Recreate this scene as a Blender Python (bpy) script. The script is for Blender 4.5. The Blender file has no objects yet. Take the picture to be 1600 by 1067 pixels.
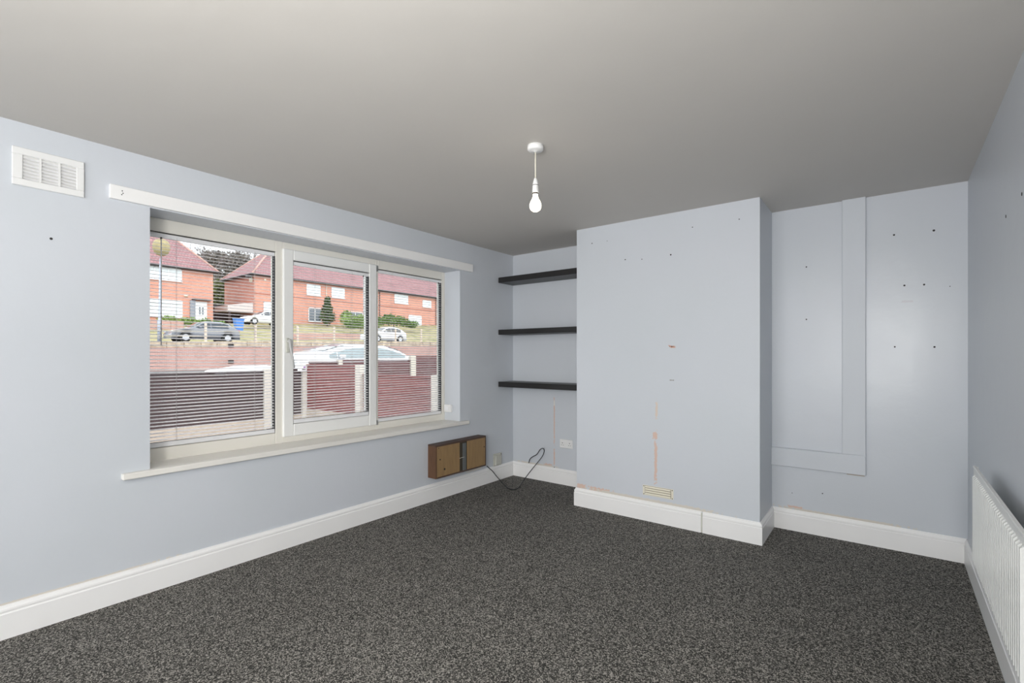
import bpy, math, random
from mathutils import Vector
random.seed(7)
C = bpy.context.scene.collection
scn = bpy.context.scene
PI = math.pi

# ------------------------------------------------------------------ camera, world, lights, exposure
cam_data = bpy.data.cameras.new('camera')
cam = bpy.data.objects.new('camera', cam_data); C.objects.link(cam)
cam.location = (3.144, -4.108, 1.2738)
cam.rotation_euler = (PI/2, 0, 0.6553)
cam_data.sensor_width = 36.0
cam_data.lens = 752.5/1600*36
cam_data.shift_y = 0.0143
cam_data.clip_start = 0.02; cam_data.clip_end = 400
scn.camera = cam

world = bpy.data.worlds.new('overcast_sky'); scn.world = world
world.use_nodes = True
wn = world.node_tree.nodes; wl = world.node_tree.links
for n in list(wn): wn.remove(n)
wo = wn.new('ShaderNodeOutputWorld'); wb = wn.new('ShaderNodeBackground')
wtc = wn.new('ShaderNodeTexCoord'); wnz = wn.new('ShaderNodeTexNoise'); wmx = wn.new('ShaderNodeMix')
wmx.data_type = 'RGBA'
wnz.inputs['Scale'].default_value = 2.2; wnz.inputs['Detail'].default_value = 5
wl.new(wtc.outputs['Generated'], wnz.inputs['Vector'])
wmx.inputs['A'].default_value = (0.80, 0.88, 1.0, 1); wmx.inputs['B'].default_value = (0.97, 0.98, 1.0, 1)
wl.new(wnz.outputs['Fac'], wmx.inputs['Factor'])
wl.new(wmx.outputs['Result'], wb.inputs['Color'])
wb.inputs['Strength'].default_value = 2.35
wl.new(wb.outputs[0], wo.inputs[0])

sun_data = bpy.data.lights.new('sun', 'SUN'); sun_data.energy = 1.2; sun_data.angle = math.radians(25)
sun_data.color = (1.0, 0.95, 0.88)
sun = bpy.data.objects.new('sun', sun_data); C.objects.link(sun)
sun.rotation_euler = (math.radians(50), 0, math.radians(70))      # from the room's side of the street, high

# added area lamp for assumed daylight from an unseen opening behind the camera
def area(name, loc, rot, sx, sy, power, col):
    d = bpy.data.lights.new(name, 'AREA'); d.shape = 'RECTANGLE'; d.size = sx; d.size_y = sy
    d.energy = power; d.color = col
    o = bpy.data.objects.new(name, d); C.objects.link(o); o.location = loc; o.rotation_euler = rot
    return o
area('assumed_rear_daylight', (2.05, -7.02, 1.25), (PI/2, 0, 0), 2.2, 2.1, 44, (1.0, 0.99, 0.97))
# added fill lamps, unseen: one bounced off the ceiling, one soft from behind the camera
area('bounce_fill', (2.75, -4.7, 1.35), (PI, 0, 0), 0.8, 0.8, 56, (1.0, 0.98, 0.94))
uf = area('soft_fill', (3.35, -5.3, 1.4), (math.radians(88), 0, math.radians(31)), 0.9, 0.9, 42, (1.0, 0.99, 0.97))
uf.data.spread = math.radians(115)

scn.view_settings.view_transform = 'Standard'
scn.view_settings.look = 'None'
scn.view_settings.gamma = 1.0
scn.view_settings.use_curve_mapping = False
scn.view_settings.exposure = 0.06
scn.cycles.use_denoising = True
scn.cycles.max_bounces = 10
scn.cycles.diffuse_bounces = 6
scn.cycles.transparent_max_bounces = 12
scn.cycles.sample_clamp_indirect = 6

# ------------------------------------------------------------------ materials
def _set(b, k, v):
    if k in b.inputs: b.inputs[k].default_value = v
def new_mat(name):
    m = bpy.data.materials.new(name); m.use_nodes = True
    nt = m.node_tree; b = nt.nodes['Principled BSDF']
    return m, nt, b
def mat(name, col, rough=0.5, metal=0.0, var=0.06, vscale=8.0, bump=0.0, bscale=60.0, stretch=(1, 1, 1), coat=0.0, emit=None, estr=0):
    m, nt, b = new_mat(name)
    N, L = nt.nodes, nt.links
    _set(b, 'Roughness', rough); _set(b, 'Metallic', metal); _set(b, 'Coat Weight', coat)
    tc = N.new('ShaderNodeTexCoord'); mp = N.new('ShaderNodeMapping'); mp.inputs['Scale'].default_value = stretch
    L.new(tc.outputs['Object'], mp.inputs['Vector'])
    nz = N.new('ShaderNodeTexNoise'); nz.inputs['Scale'].default_value = vscale; nz.inputs['Detail'].default_value = 4
    L.new(mp.outputs[0], nz.inputs['Vector'])
    mx = N.new('ShaderNodeMix'); mx.data_type = 'RGBA'
    mx.inputs['A'].default_value = (*[c*(1-var) for c in col], 1); mx.inputs['B'].default_value = (*[min(1, c*(1+var)) for c in col], 1)
    L.new(nz.outputs['Fac'], mx.inputs['Factor']); L.new(mx.outputs['Result'], b.inputs['Base Color'])
    if bump:
        n2 = N.new('ShaderNodeTexNoise'); n2.inputs['Scale'].default_value = bscale; n2.inputs['Detail'].default_value = 3
        L.new(mp.outputs[0], n2.inputs['Vector'])
        bp = N.new('ShaderNodeBump'); bp.inputs['Strength'].default_value = bump; bp.inputs['Distance'].default_value = 0.01
        L.new(n2.outputs['Fac'], bp.inputs['Height']); L.new(bp.outputs[0], b.inputs['Normal'])
    if emit:
        _set(b, 'Emission Color', (*emit, 1)); _set(b, 'Emission Strength', estr)
    return m

PAINT = (0.603, 0.636, 0.677)
def wall_mat(name, patches=(), rough=0.42, col=PAINT):
    """painted wall; patches: (centre, half size, colour) of chipped paint with ragged outlines, in metres"""
    m, nt, b = new_mat(name)
    N, L = nt.nodes, nt.links
    tc = N.new('ShaderNodeTexCoord')
    nz = N.new('ShaderNodeTexNoise'); nz.inputs['Scale'].default_value = 1.6; nz.inputs['Detail'].default_value = 4
    L.new(tc.outputs['Object'], nz.inputs['Vector'])
    mx = N.new('ShaderNodeMix'); mx.data_type = 'RGBA'
    mx.inputs['A'].default_value = (*[c*k for c, k in zip(col, (.96, .97, .955))], 1)
    mx.inputs['B'].default_value = (*[c*k for c, k in zip(col, (1.04, 1.02, 1.035))], 1)
    L.new(nz.outputs['Fac'], mx.inputs['Factor'])
    out = mx.outputs['Result']
    wob = N.new('ShaderNodeTexNoise'); wob.inputs['Scale'].default_value = 55; wob.inputs['Detail'].default_value = 3
    L.new(tc.outputs['Object'], wob.inputs['Vector'])
    for c, h, pc in patches:
        s = N.new('ShaderNodeVectorMath'); s.operation = 'SUBTRACT'; s.inputs[1].default_value = c
        L.new(tc.outputs['Object'], s.inputs[0])
        d = N.new('ShaderNodeVectorMath'); d.operation = 'DIVIDE'; d.inputs[1].default_value = h
        L.new(s.outputs[0], d.inputs[0])
        a = N.new('ShaderNodeVectorMath'); a.operation = 'ABSOLUTE'; L.new(d.outputs[0], a.inputs[0])
        sp = N.new('ShaderNodeSeparateXYZ'); L.new(a.outputs[0], sp.inputs[0])
        m1 = N.new('ShaderNodeMath'); m1.operation = 'MAXIMUM'; L.new(sp.outputs[0], m1.inputs[0]); L.new(sp.outputs[1], m1.inputs[1])
        m2 = N.new('ShaderNodeMath'); m2.operation = 'MAXIMUM'; L.new(m1.outputs[0], m2.inputs[0]); L.new(sp.outputs[2], m2.inputs[1])
        ad = N.new('ShaderNodeMath'); ad.operation = 'MULTIPLY_ADD'; ad.inputs[1].default_value = 1.7; L.new(wob.outputs['Fac'], ad.inputs[0]); L.new(m2.outputs[0], ad.inputs[2])
        mr = N.new('ShaderNodeMapRange'); mr.inputs['From Min'].default_value = 1.55; mr.inputs['From Max'].default_value = 1.75
        mr.inputs['To Min'].default_value = 1; mr.inputs['To Max'].default_value = 0
        L.new(ad.outputs[0], mr.inputs['Value'])
        x = N.new('ShaderNodeMix'); x.data_type = 'RGBA'
        L.new(mr.outputs[0], x.inputs['Factor']); L.new(out, x.inputs['A']); x.inputs['B'].default_value = (*pc, 1)
        out = x.outputs['Result']
    L.new(out, b.inputs['Base Color'])
    r = N.new('ShaderNodeMapRange'); r.inputs['To Min'].default_value = rough-.08; r.inputs['To Max'].default_value = rough+.1
    L.new(nz.outputs['Fac'], r.inputs['Value']); L.new(r.outputs[0], b.inputs['Roughness'])
    n2 = N.new('ShaderNodeTexNoise'); n2.inputs['Scale'].default_value = 9; n2.inputs['Detail'].default_value = 5
    L.new(tc.outputs['Object'], n2.inputs['Vector'])
    bp = N.new('ShaderNodeBump'); bp.inputs['Strength'].default_value = .35; bp.inputs['Distance'].default_value = .006
    L.new(n2.outputs['Fac'], bp.inputs['Height']); L.new(bp.outputs[0], b.inputs['Normal'])
    return m

def ramp_mat(name, stops, tex, rough, bump=0.0, bdist=0.004, scale_vec=(1, 1, 1)):
    """tex: function(N, L, vec) -> fac socket; stops: (pos, colour)"""
    m, nt, b = new_mat(name); N, L = nt.nodes, nt.links
    tc = N.new('ShaderNodeTexCoord'); mp = N.new('ShaderNodeMapping'); mp.inputs['Scale'].default_value = scale_vec
    L.new(tc.outputs['Object'], mp.inputs['Vector'])
    fac = tex(N, L, mp.outputs[0])
    cr = N.new('ShaderNodeValToRGB'); e = cr.color_ramp.elements
    e[0].position = stops[0][0]; e[0].color = (*stops[0][1], 1); e[1].position = stops[-1][0]; e[1].color = (*stops[-1][1], 1)
    for p, c in stops[1:-1]:
        k = e.new(p); k.color = (*c, 1)
    L.new(fac, cr.inputs[0]); L.new(cr.outputs[0], b.inputs['Base Color'])
    _set(b, 'Roughness', rough)
    if bump:
        bp = N.new('ShaderNodeBump'); bp.inputs['Strength'].default_value = bump; bp.inputs['Distance'].default_value = bdist
        L.new(fac, bp.inputs['Height']); L.new(bp.outputs[0], b.inputs['Normal'])
    return m

def carpet_tex(N, L, v):
    vo = N.new('ShaderNodeTexVoronoi'); vo.inputs['Scale'].default_value = 235
    L.new(v, vo.inputs['Vector'])
    sp = N.new('ShaderNodeSeparateXYZ'); L.new(vo.outputs['Color'], sp.inputs[0])
    a = N.new('ShaderNodeTexNoise'); a.inputs['Scale'].default_value = 90; a.inputs['Detail'].default_value = 2
    L.new(v, a.inputs['Vector'])
    c = N.new('ShaderNodeTexNoise'); c.inputs['Scale'].default_value = 2.2; c.inputs['Detail'].default_value = 3
    L.new(v, c.inputs['Vector'])
    m = N.new('ShaderNodeMath'); m.operation = 'MULTIPLY_ADD'; m.inputs[1].default_value = .12
    L.new(c.outputs['Fac'], m.inputs[0]); L.new(sp.outputs[0], m.inputs[2])
    m2 = N.new('ShaderNodeMath'); m2.operation = 'MULTIPLY_ADD'; m2.inputs[1].default_value = .2
    L.new(a.outputs['Fac'], m2.inputs[0]); L.new(m.outputs[0], m2.inputs[2])
    return m2.outputs[0]
def noise_tex(scale, detail=4, rough=.5):
    def f(N, L, v):
        a = N.new('ShaderNodeTexNoise'); a.inputs['Scale'].default_value = scale; a.inputs['Detail'].default_value = detail; a.inputs['Roughness'].default_value = rough
        L.new(v, a.inputs['Vector']); return a.outputs['Fac']
    return f
def brick_mat(name, c1, c2, mortar, rough=.9, plane='YZ', w=.225, h=.075):
    m, nt, b = new_mat(name); N, L = nt.nodes, nt.links
    tc = N.new('ShaderNodeTexCoord'); sp = N.new('ShaderNodeSeparateXYZ'); cb = N.new('ShaderNodeCombineXYZ')
    L.new(tc.outputs['Object'], sp.inputs[0])
    L.new(sp.outputs[{'X': 0, 'Y': 1}[plane[0]]], cb.inputs[0]); L.new(sp.outputs[2], cb.inputs[1])
    bt = N.new('ShaderNodeTexBrick'); bt.inputs['Scale'].default_value = 1
    bt.inputs['Brick Width'].default_value = w; bt.inputs['Row Height'].default_value = h
    bt.inputs['Mortar Size'].default_value = h*.12
    bt.inputs['Color1'].default_value = (*c1, 1); bt.inputs['Color2'].default_value = (*c2, 1); bt.inputs['Mortar'].default_value = (*mortar, 1)
    L.new(cb.outputs[0], bt.inputs['Vector'])
    nz = N.new('ShaderNodeTexNoise'); nz.inputs['Scale'].default_value = .8; nz.inputs['Detail'].default_value = 5
    L.new(tc.outputs['Object'], nz.inputs['Vector'])
    hs = N.new('ShaderNodeHueSaturation'); mr = N.new('ShaderNodeMapRange'); mr.inputs['To Min'].default_value = .8; mr.inputs['To Max'].default_value = 1.2
    L.new(nz.outputs['Fac'], mr.inputs['Value']); L.new(mr.outputs[0], hs.inputs['Value'])
    L.new(bt.outputs['Color'], hs.inputs['Color']); L.new(hs.outputs[0], b.inputs['Base Color'])
    _set(b, 'Roughness', rough)
    bp = N.new('ShaderNodeBump'); bp.inputs['Strength'].default_value = .4; bp.inputs['Distance'].default_value = -.01
    L.new(bt.outputs['Fac'], bp.inputs['Height']); L.new(bp.outputs[0], b.inputs['Normal'])
    return m
def glass_mat(name, tint=(1, 1, 1), refl=1.0):
    m = bpy.data.materials.new(name); m.use_nodes = True; nt = m.node_tree; N, L = nt.nodes, nt.links
    for n in list(N): N.remove(n)
    o = N.new('ShaderNodeOutputMaterial'); t = N.new('ShaderNodeBsdfTransparent'); g = N.new('ShaderNodeBsdfGlossy')
    t.inputs[0].default_value = (*tint, 1); g.inputs['Roughness'].default_value = .01
    g.inputs['Color'].default_value = (refl, refl, refl, 1)
    f = N.new('ShaderNodeFresnel'); f.inputs['IOR'].default_value = 1.3
    mx = N.new('ShaderNodeMixShader'); L.new(f.outputs[0], mx.inputs[0]); L.new(t.outputs[0], mx.inputs[1]); L.new(g.outputs[0], mx.inputs[2])
    L.new(mx.outputs[0], o.inputs[0]); return m

M = {}
PL = (0.68, 0.50, 0.42); OR = (0.60, 0.32, 0.22); CR = (.66, .62, .56)
M['wall_left'] = wall_mat('blue_paint_left', [((0, -.62, .168), (.02, .13, .012), CR), ((0, -3.6, .153), (.02, .5, .006), CR)])
M['wall_back'] = wall_mat('blue_paint_alcove', [((.524, 0, .62), (.008, .02, .26), PL), ((.524, 0, .26), (.009, .02, .09), PL),
      ((.524, 0, .80), (.008, .02, .03), (.75, .72, .68)), ((.44, 0, .165), (.06, .02, .018), PL), ((.3, 0, .157), (.3, .02, .01), CR)])
M['wall_chimney'] = wall_mat('blue_paint_chimney', [((1.766, -.505, .48), (.013, .03, .21), PL), ((1.772, -.505, .86), (.010, .03, .08), (.68, .58, .5)),
      ((1.891, -.505, 1.346), (.024, .03, .010), OR), ((1.12, -.505, .17), (.05, .03, .022), PL), ((1.29, -.505, .165), (.13, .03, .02), PL),
      ((1.7, -.505, .158), (.6, .03, .014), CR), ((1.891, -.505, 1.093), (.02, .03, .006), (.5, .5, .5)),
      ((1.757, -.505, .665), (.020, .03, .03), PL)])
M['wall_alcove'] = wall_mat('blue_paint_right_alcove', [((2.9, -.054, .157), (.42, .02, .010), CR), ((2.64, -.054, .17), (.05, .02, .008), PL),
      ((3.27, -.054, 1.63), (.035, .02, .008), (.56, .56, .60))], rough=.30)
M['wall_right'] = wall_mat('blue_paint_right', [], rough=.36)
M['paint'] = wall_mat('blue_paint')
M['ceiling'] = mat('ceiling_paint', (.60, .575, .54), .75, var=.035, vscale=1.2, bump=.25, bscale=6)
M['carpet'] = ramp_mat('charcoal_carpet', [(.22, (.008, .008, .006)), (.60, (.050, .047, .042)), (.88, (.16, .153, .138)), (1.0, (.34, .32, .29))], carpet_tex, 1.0, .25, .004)
M['gloss'] = mat('white_gloss_paint', (.88, .875, .865), .32, var=.025, vscale=5)
M['sashwhite'] = mat('sash_upvc', (.84, .84, .82), .32, var=.02)
M['upvc'] = mat('white_upvc', (.79, .765, .70), .35, var=.03, vscale=4)
M['bead'] = mat('bright_upvc', (.82, .82, .83), .3, var=.01)
M['sill'] = mat('window_board_paint', (.80, .78, .73), .42, var=.06, vscale=7, stretch=(1, .3, 1))
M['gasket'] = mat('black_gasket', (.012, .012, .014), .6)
M['slat'] = mat('blind_slat', (.92, .90, .91), .4, var=.01)
M['cord'] = mat('blind_cord', (.42, .40, .40), .8)
M['glass'] = glass_mat('window_glass', (.97, .985, .975), .45)
M['plastic'] = mat('white_plastic', (.80, .80, .79), .35, var=.01)
M['offwhite'] = mat('dusty_plastic', (.58, .58, .52), .6, var=.15, vscale=40)
M['handle'] = mat('silver_handle', (.55, .55, .54), .5)
M['cream'] = mat('cream_plastic', (.78, .74, .62), .45, var=.03)
M['darkhole'] = mat('dark_hole', (.02, .018, .018), .8)
M['steel'] = mat('brushed_steel', (.45, .45, .44), .35, 1.0)
M['shelf'] = mat('black_brown_veneer', (.012, .011, .011), .42, var=.25, vscale=4, stretch=(1, 14, 14), bump=.1, bscale=20)
wood = lambda name, c, st: mat(name, c, .55, var=.28, vscale=5, stretch=st, bump=.25, bscale=14)
M['pine'] = wood('aged_ply', (.30, .19, .085), (6, 6, 1.2))
M['pineside'] = wood('stained_side_board', (.115, .056, .027), (6, 1.5, 1.5))
M['pinetop'] = wood('dark_top_board', (.085, .048, .035), (3, .6, 3))
M['greybar'] = mat('grey_bar', (.13, .14, .14), .55, var=.15)
M['recess'] = mat('dark_recess', (.055, .045, .03), .8, var=.3)
M['cable'] = mat('black_cable', (.012, .016, .018), .45)
M['radiator'] = mat('radiator_enamel', (.78, .79, .77), .28, var=.01)
M['bulb'] = mat('lit_bulb', (1, .95, .85), .3, emit=(1.0, .83, .62), estr=7)
M['cap'] = mat('bulb_cap', (.08, .07, .06), .4, .8)
# outdoors
M['brick'] = brick_mat('red_brick_house', (.68, .27, .185), (.58, .21, .15), (.62, .46, .38))
M['brickx'] = brick_mat('red_brick_house_end_shaded', (.58, .23, .17), (.48, .18, .13), (.52, .38, .32), plane='XZ')  # house brick darkened, the end wall's shade is in the colour
M['wallbrick'] = brick_mat('red_brick_wall', (.56, .29, .245), (.48, .24, .205), (.52, .44, .40))
M['tile'] = brick_mat('plain_roof_tiles', (.38, .20, .205), (.32, .17, .175), (.20, .11, .115), w=.27, h=.24)
M['tilex'] = brick_mat('plain_roof_tiles_end', (.38, .20, .205), (.32, .17, .175), (.20, .11, .115), plane='XZ', w=.27, h=.24)
M['hiptile'] = mat('pale_ridge_tiles', (.55, .33, .28), .8)
M['stone'] = ramp_mat('tan_stone', [(.35, (.36, .27, .20)), (.65, (.62, .50, .38))], noise_tex(2.5, 6), .95, .3, .03)
M['white'] = mat('white_frame', (.85, .86, .88), .4, var=.02)
M['pane'] = mat('reflecting_pane', (.16, .18, .21), .06, var=.2, vscale=1.3)
M['panew'] = mat('net_curtain_pane', (.72, .76, .78), .1, var=.12, vscale=2)
M['gutter'] = mat('dark_gutter', (.05, .045, .05), .5)
M['grass'] = ramp_mat('bank_grass', [(.3, (.13, .13, .05)), (.5, (.33, .30, .15)), (.7, (.47, .36, .25))], noise_tex(1.1, 8, .65), 1.0, .8, .08)
M['leafdark'] = mat('dark_leaves', (.055, .085, .025), .8, var=.5, vscale=3)
M['leafmid'] = mat('mid_green_leaves', (.13, .21, .05), .8, var=.5, vscale=3)
M['leafbright'] = mat('bright_green_leaves', (.24, .34, .10), .8, var=.4, vscale=3)
M['leafgrey'] = mat('grey_green_leaves', (.22, .20, .18), .9, var=.6, vscale=3)
M['leafolive'] = mat('olive_leaves', (.14, .16, .06), .9, var=.6, vscale=2)
M['bark'] = mat('grey_bark', (.16, .14, .12), .9, var=.3)
M['twig'] = mat('bare_twigs', (.20, .17, .17), .9, var=.3)
M['tar'] = ramp_mat('tarmac', [(.3, (.13, .125, .125)), (.7, (.21, .20, .20))], noise_tex(12, 6), .95, .3)
M['paving'] = ramp_mat('garden_paving', [(.3, (.38, .33, .30)), (.7, (.50, .45, .41))], noise_tex(3, 6), .9, .2)
M['concrete'] = mat('concrete_post', (.62, .57, .51), .9, var=.12, vscale=6, bump=.3)
M['gravelboard'] = mat('concrete_board', (.50, .42, .35), .9, var=.15, vscale=4, bump=.3)
M['browntimber'] = mat('brown_stained_timber', (.060, .036, .037), .75, var=.35, vscale=3, stretch=(1, .35, 6), bump=.3)
M['redtimber'] = mat('red_stained_timber', (.21, .055, .052), .6, var=.5, vscale=3, stretch=(.35, .35, 6), bump=.3)
M['darkredtimber'] = mat('dark_red_stained_timber', (.115, .038, .042), .6, var=.5, vscale=3, stretch=(.35, .35, 6), bump=.3)
M['postwood'] = mat('weathered_post', (.68, .56, .46), .9, var=.2)
M['wire'] = mat('galvanised_wire', (.60, .52, .40), .5, .2)
M['carwhite'] = mat('white_car_paint', (.86, .87, .90), .2, coat=.6, var=.01)
M['cargrey'] = mat('grey_car_paint', (.22, .23, .26), .22, .35, coat=.6, var=.01)
M['carglass'] = mat('car_glass', (.30, .36, .38), .04, var=.25, vscale=1.2, coat=.5)
M['carglassdark'] = mat('dark_car_glass', (.05, .06, .075), .05, var=.2)
M['tyre'] = mat('tyre_rubber', (.02, .02, .02), .8)
M['hub'] = mat('alloy_hub', (.6, .6, .62), .3, .7)
M['lampred'] = mat('red_lamp', (.5, .03, .02), .2)
M['bluebin'] = mat('blue_bin_plastic', (.07, .22, .62), .5)
M['tan'] = mat('tan_lamp_head', (.38, .31, .16), .6, var=.3, vscale=4)
M['pole'] = mat('pale_grey_column', (.42, .45, .53), .5)
M['garage'] = mat('grey_garage_door', (.24, .24, .29), .6)
M['black'] = mat('black_print', (.02, .02, .02), .5)

# ------------------------------------------------------------------ mesh helpers
LOC = {}
class MB:
    def __init__(s): s.v = []; s.f = []; s.sm = []
    def add(s, vs, fs, smooth=False):
        b = len(s.v); s.v += [tuple(p) for p in vs]
        for f in fs: s.f.append(tuple(i+b for i in f)); s.sm.append(smooth)
        return s
    def box(s, x0, x1, y0, y1, z0, z1, bev=0.0):
        if x0 > x1: x0, x1 = x1, x0
        if y0 > y1: y0, y1 = y1, y0
        if z0 > z1: z0, z1 = z1, z0
        if bev <= 0:
            vs = [(x, y, z) for x in (x0, x1) for y in (y0, y1) for z in (z0, z1)]
            return s.add(vs, [(0, 1, 3, 2), (4, 6, 7, 5), (0, 4, 5, 1), (2, 3, 7, 6), (0, 2, 6, 4), (1, 5, 7, 3)])
        # chamfered box: three quads per corner-free face layout
        b = min(bev, (x1-x0)*.45, (y1-y0)*.45, (z1-z0)*.45)
        lo = (x0, y0, z0); hi = (x1, y1, z1); vs = []; idx = {}
        for cx in (0, 1):
            for cy in (0, 1):
                for cz in (0, 1):
                    c = (cx, cy, cz)
                    for ax in range(3):
                        p = []
                        for k in range(3):
                            base = hi[k] if c[k] else lo[k]
                            p.append(base if k == ax else base + (-b if c[k] else b))
                        idx[(c, ax)] = len(vs); vs.append(tuple(p))
        fs = []
        for ax in range(3):
            o = [k for k in range(3) if k != ax]
            for sd in (0, 1):
                q = []
                for a_, b_ in ((0, 0), (1, 0), (1, 1), (0, 1)):
                    c = [0, 0, 0]; c[ax] = sd; c[o[0]] = a_; c[o[1]] = b_
                    q.append(idx[(tuple(c), ax)])
                fs.append(q if (sd == 1) == (ax != 1) else q[::-1])
        for ax in range(3):       # edges along ax
            o = [k for k in range(3) if k != ax]
            for a_ in (0, 1):
                for b_ in (0, 1):
                    c0 = [0, 0, 0]; c1 = [0, 0, 0]; c0[o[0]] = c1[o[0]] = a_; c0[o[1]] = c1[o[1]] = b_; c1[ax] = 1
                    fs.append((idx[(tuple(c0), o[0])], idx[(tuple(c1), o[0])], idx[(tuple(c1), o[1])], idx[(tuple(c0), o[1])]))
        for cx in (0, 1):
            for cy in (0, 1):
                for cz in (0, 1):
                    c = (cx, cy, cz); fs.append((idx[(c, 0)], idx[(c, 1)], idx[(c, 2)]))
        return s.add(vs, fs)
    def loft(s, rings, smooth=False, close=True, caps=True):
        n = len(rings[0]); vs = [p for r in rings for p in r]; fs = []
        for i in range(len(rings)-1):
            for j in range(n if close else n-1):
                k = (j+1) % n
                fs.append((i*n+j, i*n+k, (i+1)*n+k, (i+1)*n+j))
        s.add(vs, fs, smooth)
        if caps and close:
            b = len(s.v)-len(vs)
            s.f.append(tuple(range(b+n-1, b-1, -1))); s.sm.append(False)
            s.f.append(tuple(b+(len(rings)-1)*n+j for j in range(n))); s.sm.append(False)
        return s
    def tube(s, pts, r, n=8, smooth=True):
        pts = [Vector(p) for p in pts]; rings = []
        rr = r if isinstance(r, (list, tuple)) else [r]*len(pts)
        up = None
        for i, p in enumerate(pts):
            t = (pts[min(i+1, len(pts)-1)]-pts[max(i-1, 0)]).normalized()
            if up is None:
                up = Vector((0, 0, 1)) if abs(t.z) < .9 else Vector((1, 0, 0))
            a = (up - t*up.dot(t)).normalized(); b = t.cross(a); up = a
            rings.append([p + (a*math.cos(q)+b*math.sin(q))*rr[i] for q in [2*PI*k/n for k in range(n)]])
        return s.loft(rings, smooth)
    def lathe(s, c, prof, n=24, axis='z', smooth=True):
        """prof: (radius, height) list"""
        rings = []
        for r, h in prof:
            ring = []
            for k in range(n):
                q = 2*PI*k/n; a, b = r*math.cos(q), r*math.sin(q)
                ring.append({'z': (c[0]+a, c[1]+b, c[2]+h), 'x': (c[0]+h, c[1]+a, c[2]+b), 'y': (c[0]+b, c[1]+h, c[2]+a)}[axis])
            rings.append(ring)
        return s.loft(rings, smooth)
    def build(s, name, m, parent=None, local=False, kind=None, label=None):
        me = bpy.data.meshes.new(name)
        off = (0, 0, 0)
        if parent is not None and not local: off = LOC.get(parent.name, (0, 0, 0))
        me.from_pydata([(p[0]-off[0], p[1]-off[1], p[2]-off[2]) for p in s.v], [], s.f)
        me.polygons.foreach_set('use_smooth', s.sm); me.update()
        import bmesh
        bm = bmesh.new(); bm.from_mesh(me); bmesh.ops.recalc_face_normals(bm, faces=bm.faces[:]); bm.to_mesh(me); bm.free()
        me.materials.append(m)
        o = bpy.data.objects.new(name, me); C.objects.link(o)
        LOC[o.name] = off
        if parent is not None: o.parent = parent
        if kind: o['kind'] = kind
        if label: o['label'] = label
        return o
def box(*a, **k): return MB().box(*a, **k)
def tag(o, label, cat, group=None):
    o['label'] = label; o['category'] = cat
    if group: o['group'] = group
    return o
def thing(name, label, cat, loc=(0, 0, 0), rz=0, group=None):
    o = bpy.data.objects.new(name, None); C.objects.link(o); o.location = loc; o.rotation_euler = (0, 0, rz)
    o.empty_display_size = .05; LOC[o.name] = tuple(loc)
    return tag(o, label, cat, group)
def struct(name, mb, m, parent=None): return mb.build(name, m, parent, kind='structure')
def link_copy(o, parent, loc):
    c = o.copy(); C.objects.link(c); c.parent = parent; c.location = loc; return c

H = 2.35
W, TH, RD = 3.5623, -.0142, -.0536
YR = -6.95                                   # wall behind the camera
B0, B1, BD = 1.0732, 2.4882, .5046
def rw(s, off, z):                           # point on the slightly angled right wall: s metres from the back corner, off metres into the room
    return (W + math.sin(TH)*s - math.cos(TH)*off, RD - math.cos(TH)*s - math.sin(TH)*off, z)
def prism(mb, pts, z0, z1):
    n = len(pts); vs = [(x, y, z0) for x, y in pts]+[(x, y, z1) for x, y in pts]
    fs = [tuple(range(n))[::-1], tuple(range(n, 2*n))]+[(i, (i+1) % n, n+(i+1) % n, n+i) for i in range(n)]
    return mb.add(vs, fs)

# ------------------------------------------------------------------ room shell
struct('floor', box(-.28, 3.9, YR-.2, .25, -.12, 0), M['carpet'])
struct('ceiling', box(-.28, 3.9, YR-.2, .25, H, H+.12), M['ceiling'])
OY0, OY1, OZ0, OZ1 = -3.235, -.82, .628, 2.078
wl_ = MB().box(-.28, 0, YR-.2, OY0, 0, H).box(-.28, 0, OY1, .25, 0, H).box(-.28, 0, OY0, OY1, 0, OZ0).box(-.28, 0, OY0, OY1, OZ1, H)
wall_left = struct('wall_left', wl_, M['wall_left'])
wall_back = struct('wall_back', box(0, 1.2, 0, .25, 0, H), M['wall_back'])
wall_chimney = struct('wall_chimney_breast', box(B0, B1, -BD, .25, 0, H), M['wall_chimney'])
wall_alcove = struct('wall_back_right', box(B1-.1, 3.75, RD, .25, 0, H), M['wall_alcove'])
e0, e1 = rw(-.0, 0, 0), rw(7.2, 0, 0)
wall_right = struct('wall_right', prism(MB(), [(e0[0], RD+.02), (e1[0], e1[1]), (e1[0]+.3, e1[1]), (e0[0]+.25, RD+.02)], 0, H), M['wall_right'])
# wall behind the camera with an assumed empty opening, added for the rear lamp
struct('wall_rear', MB().box(-.28, .62, YR-.2, YR, 0, H).box(3.2, 3.9, YR-.2, YR, 0, H).box(.62, 3.2, YR-.2, YR, 2.3, H), M['paint'])

# ------------------------------------------------------------------ skirting boards
SK = [(0, 0), (.018, 0), (.018, .112), (.0145, .1165), (.0145, .121), (.0165, .126), (.0155, .134), (.010, .142), (.007, .150), (0, .150)]
def skirting(name, p, q, n, m0=(0, 0), m1=(0, 0)):
    """p->q along the wall at floor, n = direction into the room; m0/m1 mitre slopes at the ends"""
    d = Vector((q[0]-p[0], q[1]-p[1], 0)).normalized(); n = Vector((*n, 0))
    rings = []
    for pt, sl in ((p, m0), (q, m1)):
        rings.append([Vector((pt[0], pt[1], 0)) + n*o + d*(o*sl) + Vector((0, 0, z)) for o, z in SK])
    return struct(name, MB().loft(rings), M['gloss'])
skirting('baseboard_left', (0, YR), (0, 0), (1, 0), 0, -1)
skirting('baseboard_back', (0, 0), (B0, 0), (0, -1), 1, -1)
skirting('baseboard_chimney_left', (B0, 0), (B0, -BD), (-1, 0), 1, 1)
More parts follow.
